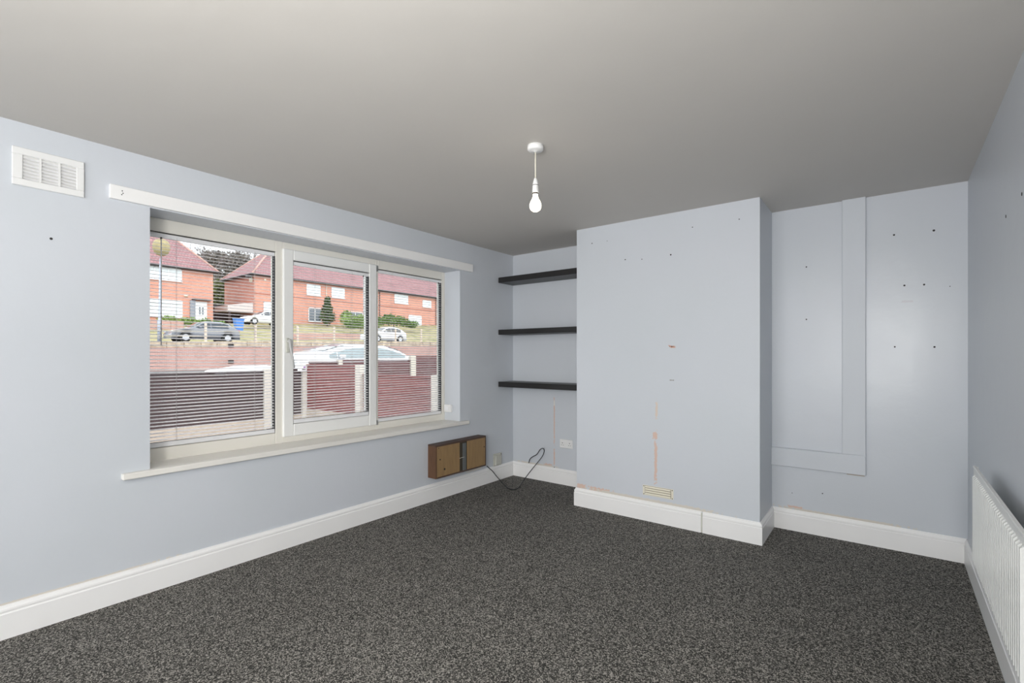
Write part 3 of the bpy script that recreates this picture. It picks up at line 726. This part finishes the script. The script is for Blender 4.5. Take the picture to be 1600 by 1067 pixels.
# ---- cars
def car(name, lab, loc, rz, paint, glass, L, Wd, prof, waist, side_glass, ws, rw_, wheel_u, wheel_r=.32, group=None):
    """prof: (u,z) outline of the top from nose to tail; side_glass: list of (u0,u1,zb); ws/rw_: (u0,u1) glazed stretches of the top"""
    t = thing(name, lab, 'car', loc, rz, group)
    us = []
    for i in range(len(prof)-1):
        (a, za), (b, zb) = prof[i], prof[i+1]; k = max(1, int((b-a)/.12))
        us += [(a+(b-a)*j/k) for j in range(k)]
    us.append(prof[-1][0])
    def topz(u):
        for i in range(len(prof)-1):
            if prof[i][0] <= u <= prof[i+1][0]+1e-9:
                (a, za), (b, zb) = prof[i], prof[i+1]; return za+(zb-za)*(u-a)/max(1e-6, b-a)
        return prof[-1][1]
    def hwid(u, z):
        e = min(u, L-u); k = 1-.16*max(0, 1-e/.45)**2
        w = Wd/2*k
        if z > waist: w -= (z-waist)*.34
        elif z < .45: w -= (.45-z)*.12
        return w
    rings = []
    for u in us:
        zt = topz(u); zw = min(waist, zt-.03); lo = .22 if any(abs(u-w_) > wheel_r+.06 for w_ in wheel_u) else .22
        for w_ in wheel_u:
            dd = abs(u-w_)
            if dd < wheel_r+.05: lo = max(lo, wheel_r+math.sqrt(max(0, (wheel_r+.05)**2-dd*dd)))
        lo = min(lo, zw-.05)
        hs = [(0, lo), (hwid(u, lo)*.98, lo), (hwid(u, .5), max(lo+.01, min(.5, zw-.02))), (hwid(u, zw), zw), (hwid(u, max(zw, zt-.05)), max(zw+.005, zt-.05)), (hwid(u, zt)*.88, zt-.012), (hwid(u, zt)*.45, zt+.012), (0, zt+.018)]
        rings.append([(u, -y, z) for y, z in hs]+[(u, y, z) for y, z in hs[-2:0:-1]])
    MB().loft(rings, True).build('body', paint, t, local=True)
    for (g0, g1, zb_) in side_glass:
        for sgn in (-1, 1):
            mb = MB(); k = 10; vs = []
            for j in range(k+1):
                u = g0+(g1-g0)*j/k
                zu = max(zb_+.01, topz(u)-.10)
                for z in (zb_, (zb_+zu)/2, zu): vs.append((u, sgn*(hwid(u, z)+.008), z))
            fs = [(j*3+i, (j+1)*3+i, (j+1)*3+i+1, j*3+i+1) for j in range(k) for i in (0, 1)]
            mb.add(vs, fs, True).build('side_window', glass, t, local=True)
    for nm, (g0, g1) in (('windscreen', ws), ('rear_window', rw_)):
        vs = []; k = 6
        for j in range(k+1):
            u = g0+(g1-g0)*j/k; w = hwid(u, topz(u))*.84
            for a in (-1, -.5, 0, .5, 1): vs.append((u, a*w, topz(u)+.026-.012*a*a))
        MB().add(vs, [(j*5+i, (j+1)*5+i, (j+1)*5+i+1, j*5+i+1) for j in range(k) for i in range(4)], True).build(nm, glass, t, local=True)
    for w_ in wheel_u:
        for sgn in (-1, 1):
            y = sgn*(Wd/2-.12)
            o = MB().lathe((w_, y, wheel_r), [(wheel_r*.62, -.1), (wheel_r*.95, -.1), (wheel_r, -.07), (wheel_r, .07), (wheel_r*.95, .1), (wheel_r*.62, .1)], 24, 'y').build('wheel', M['tyre'], t, local=True)
            hb = MB().lathe((w_, y+sgn*.085, wheel_r), [(.03, -.02), (wheel_r*.62, -.02), (wheel_r*.62, .02), (.05, .03)], 10, 'y', False).build('hub_cap', M['hub'], o, local=True)
    for sgn in (-1, 1):
        MB().box(.02, .12, sgn*(Wd/2-.38), sgn*(Wd/2-.16), .62, .74, .02).build('headlight', M['panew'], t, local=True)
        MB().box(L-.10, L-.01, sgn*(Wd/2-.30), sgn*(Wd/2-.13), .75, .92, .02).build('tail_light', M['lampred'], t, local=True)
        MB().box(ws[0]+.28, ws[0]+.42, sgn*(Wd/2+.02), sgn*(Wd/2+.16), waist+.02, waist+.14, .03).build('door_mirror', paint, t, local=True)
    return t
# nose towards -y, so rotate local +u to world +y
R90 = PI/2
near_prof = [(0, .55), (.02, .90), (.08, 1.04), (.30, 1.12), (.70, 1.20), (1.05, 1.30), (1.5, 1.39), (1.9, 1.41), (2.6, 1.38), (3.1, 1.25), (3.45, 1.08), (3.68, .93), (3.82, .72), (3.86, .45)]
car('car', 'big white car parked just beyond the garden fences', (-8.85, 2.02, .2), R90, M['carwhite'], M['carglass'], 3.86, 1.66, near_prof, .98,
    [(.78, 1.00, 1.02), (1.03, 2.08, 1.02), (2.12, 3.24, 1.02)], (.74, 1.40), (2.8, 3.3), (.70, 3.10))
hatch = [(0, .45), (.04, .66), (.15, .76), (.95, .93), (1.15, .98), (1.75, 1.34), (2.1, 1.42), (2.9, 1.41), (3.35, 1.30), (3.85, .98), (3.98, .90), (4.05, .62), (4.08, .4)]
car('car', 'grey hatchback parked above the brick wall, below the left house', (-33, 6.85, wt(8.5)-.03), R90, M['cargrey'], M['carglassdark'], 4.08, 1.72, hatch, .92,
    [(1.35, 2.20, .95), (2.25, 3.30, .95)], (1.2, 1.72), (3.4, 3.82), (.75, 3.25))
car('car', 'white car parked above the brick wall, half hidden by the sash', (-33, 21.65, wt(23)-.03), R90, M['carwhite'], M['carglassdark'], 4.08, 1.74, hatch, .92,
    [(1.35, 2.20, .95), (2.25, 3.30, .95)], (1.2, 1.72), (3.4, 3.82), (.75, 3.25))
car('car', 'small blue-white car partly seen at the end of the right house plot', (-46, 17.0, 4.35), R90, M['carwhite'], M['carglassdark'], 4.0, 1.7, hatch[:-1]+[(4.0, .4)], .92,
    [(1.35, 2.20, .95), (2.25, 3.30, .95)], (1.2, 1.72), (3.4, 3.82), (.75, 3.2))

# number plate and sign just left of the white car bonnet
t = thing('parking_sign', 'white square notice with purple and black marks above the corner post', 'sign', (-6.05, 1.02, .95))
MB().box(-6.10, -6.09, .90, 1.10, .97, 1.10, .002).build('sign_board', M['white'], t)
MB().box(-6.09, -6.087, 1.02, 1.06, 1.04, 1.065).build('purple_mark', mat('purple_print', (.35, .14, .45), .6), t)
MB().box(-6.09, -6.087, .99, 1.06, 1.0, 1.012).box(-6.09, -6.087, 1.0, 1.015, 1.0, 1.03).build('black_mark', M['black'], t)

# lidded trailer behind the front fence
t = thing('trailer', 'low white lidded trailer behind the dark brown front fence', 'trailer', (-7.4, .4, .17))
MB().box(-7.9, -7.0, -.08, .9, .5, .93, .02).build('trailer_body', M['cargrey'], t)
rings = []
for x, dz in ((-7.95, -.05), (-7.8, .02), (-7.45, .045), (-7.1, .02), (-6.96, -.05)):
    rings.append([(x, -.12, .93), (x, .93, .93), (x, .93, 1.035+dz), (x, .6, 1.045+dz), (x, .25, 1.025+dz), (x, -.08, .985+dz*.3)])
MB().loft(rings, False).build('lid', M['carwhite'], t)
for x in (-7.95, -6.97):
    MB().lathe((x, .4, .42), [(.1, -.06), (.24, -.06), (.25, 0), (.24, .06), (.1, .06)], 18, 'x').build('wheel', M['tyre'], t)

# ---- houses
def facade_window(parent, y0, y1, z0, z1, lights_=2, x=-50, pane='pane', transom=None, frame_w=.07):
    m_ = MB(); X0, X1 = x-.02, x+.07
    m_.box(X0, X1, y0, y0+frame_w, z0, z1).box(X0, X1, y1-frame_w, y1, z0, z1).box(X0, X1, y0, y1, z0, z0+frame_w).box(X0, X1, y0, y1, z1-frame_w, z1)
    for k in range(1, lights_):
        y = y0+(y1-y0)*k/lights_; m_.box(X0, X1, y-frame_w*.5, y+frame_w*.5, z0, z1)
    if transom: m_.box(X0, X1, y0, y1, transom-.03, transom+.03)
    m_.box(X1-.02, X1+.06, y0-.05, y1+.05, z0-.06, z0)
    f = m_.build('window', M['white'], parent)
    box(x+.0, x+.03, y0+.02, y1-.02, z0+.02, z1-.02).build('pane', M[pane], f)
    return f
def hip_roof(parent, y0, y1, x0, x1, ze, ridge_h, run, over=.35):
    xa, xb = x0+over, x1-over; ya, yb = y0-over, y1+over; xm = (xa+xb)/2; rr = (xa-xb)/2
    P = [(xa, ya, ze), (xa, yb, ze), (xb, yb, ze), (xb, ya, ze), (xm, ya+rr, ze+ridge_h), (xm, yb-rr, ze+ridge_h)]
    r1 = MB().add(P+[(p[0], p[1], p[2]-.12) for p in P[:4]], [(0, 1, 5, 4), (2, 3, 4, 5), (0, 6, 7, 1), (2, 8, 9, 3), (6, 9, 8, 7)]).build('roof', M['tile'], parent)
    MB().add(P+[(p[0], p[1], p[2]-.12) for p in P[:4]], [(1, 2, 5), (3, 0, 4), (1, 7, 8, 2), (3, 9, 6, 0)]).build('hip_slope', M['tilex'], parent)
    for a, b in ((0, 4), (1, 5), (3, 4), (2, 5), (4, 5)):
        MB().tube([P[a], P[b]], .11, 6).build('ridge_tiles', M['hiptile'], parent)
    MB().tube([(xa+.05, ya, ze-.06), (xa+.05, yb, ze-.06)], .09, 6).tube([(xa, ya-.05, ze-.06), (xb, ya-.05, ze-.06)], .09, 6).build('gutter', M['gutter'], parent)
    # dark soffit under the eaves
    MB().box(xb, xa, ya, yb, ze-.16, ze-.121).build('soffit', M['gutter'], parent)
ZE1 = 9.74
t = thing('house', 'red brick house with hipped roof at the left, white door and wide windows', 'house', (-54, 9, 4.3))
MB().box(-57.5, -50, 2.0, 15.9, 3.9, ZE1-.1).build('brick_wall', M['brick'], t)
hip_roof(t, 2.0, 15.9, -50, -57.5, ZE1-.02, 4.55, 0)
facade_window(t, 9.9, 13.17, 8.38, 9.55, 3, pane='panew')
facade_window(t, 9.6, 13.22, 4.95, 6.58, 4, pane='panew', transom=6.2)
facade_window(t, 4.5, 6.6, 8.38, 9.55, 2, pane='panew')
d_ = MB().box(-50.02, -49.93, 14.30, 15.32, 4.5, 6.62).build('door', M['white'], t)
for y0 in (14.62, 14.88): box(-49.93, -49.92, y0, y0+.14, 5.35, 6.1).build('door_glazing', M['pane'], d_)
MB().box(-50.02, -49.55, 14.0, 15.6, 6.75, 6.87).build('door_canopy', M['gutter'], t)
MB().box(-50.02, -49.88, 13.85, 14.3, 4.5, 6.7).build('side_panel', M['cargrey'], t)
MB().lathe((-49.95, 13.5, 7.0), [(.02, 0), (.16, .02), (.16, .12), (.02, .14)], 10, 'z').build('wall_lamp', M['cream'], t)

ZE2 = 10.05
t = thing('house', 'long red brick terrace with hipped end roof behind the middle and right blinds', 'house', (-54, 45, 5))
MB().box(-57.3, -50, 19.87, 74, 3.9, ZE2-.1).build('brick_wall', M['brick'], t)
# end wall skin in brick laid along x
MB().box(-57.3, -50.0, 19.84, 19.87, 3.9, ZE2-.1).build('end_wall', M['brickx'], t)
hip_roof(t, 19.87, 74, -50, -57.3, ZE2, 3.9, 0)
for a in ((25.78, 27.5, 8.45, 9.72, 2, 'panew'), (28.98, 30.75, 8.45, 9.72, 2, 'panew'), (26.0, 27.6, 5.35, 6.95, 2, 'pane'), (33.9, 35.2, 8.45, 9.72, 1, 'panew'),
          (38.5, 40.9, 8.6, 9.86, 3, 'panew'), (43.6, 45.3, 8.45, 9.45, 2, 'panew'), (20.85, 22.6, 5.85, 7.15, 2, 'panew'), (31.2, 33.4, 5.3, 6.9, 2, 'pane'), (41.0, 43.4, 5.6, 7.1, 3, 'panew'),
          (48.5, 50.2, 8.6, 9.8, 2, 'panew')):
    facade_window(t, *a[:5], pane=a[5])
d_ = MB().box(-50.02, -49.93, 34.2, 35.2, 5.2, 7.3).build('door', M['white'], t)
d_ = MB().box(-50.02, -49.93, 46.6, 47.6, 5.8, 7.9).build('door', M['white'], t)
for y in (28.25, 36.0, 46.2, 60):
    MB().tube([(-49.9, y, 4.8), (-49.9, y, ZE2-.1)], .05, 6).build('downpipe', M['gutter'] if y > 30 else M['postwood'], t)
MB().box(-50.0, -49.96, 19.87, 74, 7.98, 8.06).build('brick_band', mat('dark_band', (.42, .16, .12), .9), t)
MB().box(-50.5, -49.8, 19.2, 19.5, 9.6, 9.8).build('eaves_end', M['gutter'], t)
MB().lathe((-50.6, 19.7, 9.5), [(.02, 0), (.3, .05), (.36, .14)], 14, 'y').build('satellite_dish', M['cream'], t)
MB().box(-49.98, -49.9, 20.9, 21.1, 9.5, 9.65).box(-49.98, -49.9, 22.0, 22.15, 9.4, 9.75).build('wall_light', M['cream'], t)

# lean-to at the terrace's end
t = thing('lean_to', 'pale lean-to shelter against the end wall of the terrace', 'lean-to', (-51.5, 18.6, 4.5))
rings = [[(x, 17.3, 5.95), (x, 17.3, 6.55), (x, 19.83, 7.0), (x, 19.83, 5.95)] for x in (-53.4, -50.1)]
MB().loft(rings).build('lean_to_roof', mat('pale_corrugated', (.62, .54, .52), .8, var=.15), t)
MB().box(-53.3, -53.1, 17.3, 19.83, 4.3, 5.95).box(-50.3, -50.15, 17.4, 17.6, 4.3, 5.95).build('lean_to_post', M['browntimber'], t)
# garage between the houses
t = thing('garage', 'low grey garage with flat roof in the gap between the two houses', 'garage', (-54, 16.8, 4.5))
MB().box(-56.9, -54.0, 16.25, 18.9, 4.3, 6.55).build('garage_wall', M['stone'], t)
MB().box(-53.99, -53.93, 16.5, 17.6, 4.4, 6.3).build('garage_door', M['garage'], t)
MB().box(-57.1, -53.6, 16.1, 19.0, 6.55, 6.78).build('roof', M['gutter'], t)

# blue wheelie bin
t = thing('wheelie_bin', 'blue wheelie bin on the grass bank between the houses', 'bin', (-40, 14.05, 3.2))
zb = 3.42
MB().loft([[(-40.2, 13.85, zb), (-39.75, 13.85, zb), (-39.75, 14.35, zb), (-40.2, 14.35, zb)], [(-40.3, 13.75, zb+.95), (-39.7, 13.75, zb+.95), (-39.7, 14.42, zb+.95), (-40.3, 14.42, zb+.95)]]).build('bin_body', M['bluebin'], t)
MB().box(-40.33, -39.66, 13.72, 14.46, zb+.95, zb+1.05, .03).build('lid', M['bluebin'], t)
MB().lathe((-40.25, 14.1, zb+.08), [(.02, -.3), (.1, -.3), (.1, .3), (.02, .3)], 10, 'y').build('wheel', M['tyre'], t)

# lamp column
t = thing('street_lamp', 'pale street lamp column with round tan head in front of the left house', 'street lamp', (-34, 6.78, 2.15))
MB().tube([(-34, 6.70, 2.1), (-34, 6.70, 3.6), (-34, 6.72, 3.65), (-34, 6.78, 7.6)], [.10, .10, .075, .06], 10).build('column', M['pole'], t)
MB().lathe((-34, 6.82, 0), [(.05, 7.78), (.24, 7.84), (.38, 7.98), (.46, 8.2), (.48, 8.42), (.44, 8.64), (.30, 8.82), (.05, 8.9)], 20).build('lamp_head', M['tan'], t)

# low brick walls on the bank
t = thing('garden_wall', 'low red brick garden wall on the bank below the terrace', 'garden wall', (-38.5, 21, 3))
for k in range(10):
    y = 17.2+k*1.25
    MB().box(-38.7, -38.4, y, y+1.24, 2.4, bankz(-38.5, y)*0+3.3+.03*(y-17), .01).build('wall_bay', M['wallbrick'], t)
t = thing('garden_wall', 'short dark timber retaining wall at the foot of the left house', 'garden wall', (-44, 9, 3.7))
for k in range(4):
    MB().box(-44.2, -44.0, 7.6+k*.95, 8.53+k*.95, 3.2, 4.25, .02).build('sleeper_bay', M['wallbrick'], t)

# ---- plants
def leaf_cloud(mb, c, r, n, s, rnd):
    for _ in range(n):
        while True:
            p = Vector((rnd.uniform(-1, 1), rnd.uniform(-1, 1), rnd.uniform(-1, 1)))
            if p.length <= 1: break
        p = p*(.6+.4*rnd.random())
        q = Vector((c[0]+p.x*r[0], c[1]+p.y*r[1], c[2]+p.z*r[2]))
        a = Vector((rnd.gauss(0, 1), rnd.gauss(0, 1), rnd.gauss(0, 1))).normalized(); b = a.orthogonal().normalized(); k = s*rnd.uniform(.6, 1.3)
        mb.add([q-a*k, q+b*k*.5, q+a*k, q-b*k*.5], [(0, 1, 2, 3)])
def shrub(name, lab, cat, c, blobs, m, n, s, stem=.06, seed=1):
    r = random.Random(seed)
    t = thing(name, lab, cat, c)
    mb = MB()
    for bx, by, bz, rx, ry, rz in blobs: leaf_cloud(mb, (c[0]+bx, c[1]+by, c[2]+bz), (rx, ry, rz), n, s, r)
    f = mb.build('foliage', m, t, kind='stuff')
    z = max(b[2] for b in blobs)
    MB().tube([(c[0], c[1], c[2]-.3), (c[0], c[1], c[2]+z)], [stem, stem*.5], 6).build('stem', M['bark'], t)
    return t
shrub('conifer', 'dark upright conifer in front of the terrace', 'tree', (-47.5, 26.9, 4.8), [(0, 0, 1.0, .9, 1.0, 1.0), (0, 0, 1.9, .6, .7, .9), (0, 0, 2.7, .35, .4, .7)], M['leafdark'], 500, .16, .1, 2)
shrub('hedge', 'clipped green hedge right of the conifer by the terrace', 'hedge', (-46, 29.8, 4.9), [(0, -1.2, .55, .8, 1.1, .75), (0, .3, .65, .8, 1.2, .8), (0, 1.6, .5, .8, 1.0, .7), (-1.2, -.6, 1.1, .7, .8, .8)], M['leafbright'], 450, .15, .08, 3)
shrub('hedge', 'long green hedge in front of the terrace, seen through the right blind', 'hedge', (-44, 33.6, 4.9), [(0, -2.4, .5, .8, 1.4, .6), (0, -.6, .8, .9, 1.5, .8), (0, 1.0, .7, .9, 1.4, .75), (0, 2.6, .4, .8, 1.4, .5)], M['leafmid'], 500, .16, .08, 4)
shrub('bush', 'low green bush on the bank above the white parked car', 'bush', (-42, 27.5, 4.3), [(0, -1, .35, .8, 1.3, .5), (0, 1.2, .3, .8, 1.5, .45)], M['leafmid'], 400, .14, .05, 5)
shrub('bush', 'small dark bush on the grass at the right of the view', 'bush', (-36, 25.5, 2.9), [(0, 0, .3, .5, .6, .5)], M['leafdark'], 350, .1, .04, 6)
shrub('bush', 'olive shrub on the bank beside the blue bin', 'bush', (-43, 13.4, 3.7), [(0, -.6, .4, .6, .8, .5), (0, .5, .3, .6, .7, .4)], M['leafmid'], 350, .12, .05, 7)
shrub('bush', 'olive shrubs under the wide ground floor window', 'bush', (-47, 12.4, 4.2), [(0, -1.2, .3, .6, 1, .45), (0, .4, .3, .6, 1, .4)], M['leafbright'], 350, .12, .05, 8)
shrub('evergreen_tree', 'green tree filling the gap behind the garage', 'tree', (-62, 21.3, 5.0), [(0, 0, 2.2, 1.6, 1.6, 2.4), (0, .2, 4.6, 1.5, 1.5, 1.6), (0, -1.4, 3.2, 1.2, 1.2, 2.2), (0, 1.4, 3.2, 1.2, 1.2, 2.2)], M['leafolive'], 700, .22, .2, 9)
def bare_tree(lab, c, hgt, seed, spread=1.0):
    r = random.Random(seed); t = thing('bare_tree', lab, 'tree', c)
    tw = MB(); trunk = MB()
    top = Vector(c)+Vector((0, 0, hgt*.35)); trunk.tube([c, top], [hgt*.025, hgt*.018], 7); trunk.build('trunk', M['bark'], t)
    def grow(p, d, L, rad, lev):
        q = p+d*L; tw.tube([p, q], [rad, rad*.6], 4 if lev < 3 else 3, False)
        if lev >= 5: return
        for _ in range(3 if lev < 4 else 4):
            nd = (d+Vector((r.gauss(0, .5)*spread, r.gauss(0, .5)*spread, r.gauss(.08, .35)))).normalized()
            grow(q, nd, L*r.uniform(.62, .85), rad*.6, lev+1)
    for _ in range(4):
        grow(top, Vector((r.gauss(0, .4), r.gauss(0, .4), 1)).normalized(), hgt*.22, hgt*.012, 1)
    tw.build('branches', M['twig'], t, kind='stuff')
bare_tree('bare tree with fine grey branches behind the left house', (-66, 20.6, 6.0), 10.5, 11)
bare_tree('bare tree behind the hipped end of the terrace', (-82, 33.5, 6.5), 14.0, 12)
shrub('dark_tree', 'dark tree crown low behind the ridge between the houses', 'tree', (-73, 26.2, 6.5), [(0, -2.6, 6.2, 1.6, 2.4, 2.6), (0, .4, 7.0, 1.8, 2.6, 3.0), (0, 2.8, 7.2, 1.8, 2.0, 2.4), (0, -.8, 3.2, 2, 4, 2.6), (0, -4.0, 7.0, 1.8, 2.0, 2.4), (0, -1.4, 8.8, 1.6, 2.4, 1.6), (0, 1.8, 9.0, 1.6, 2.4, 1.6)], M['leafgrey'], 1400, .20, .25, 13)
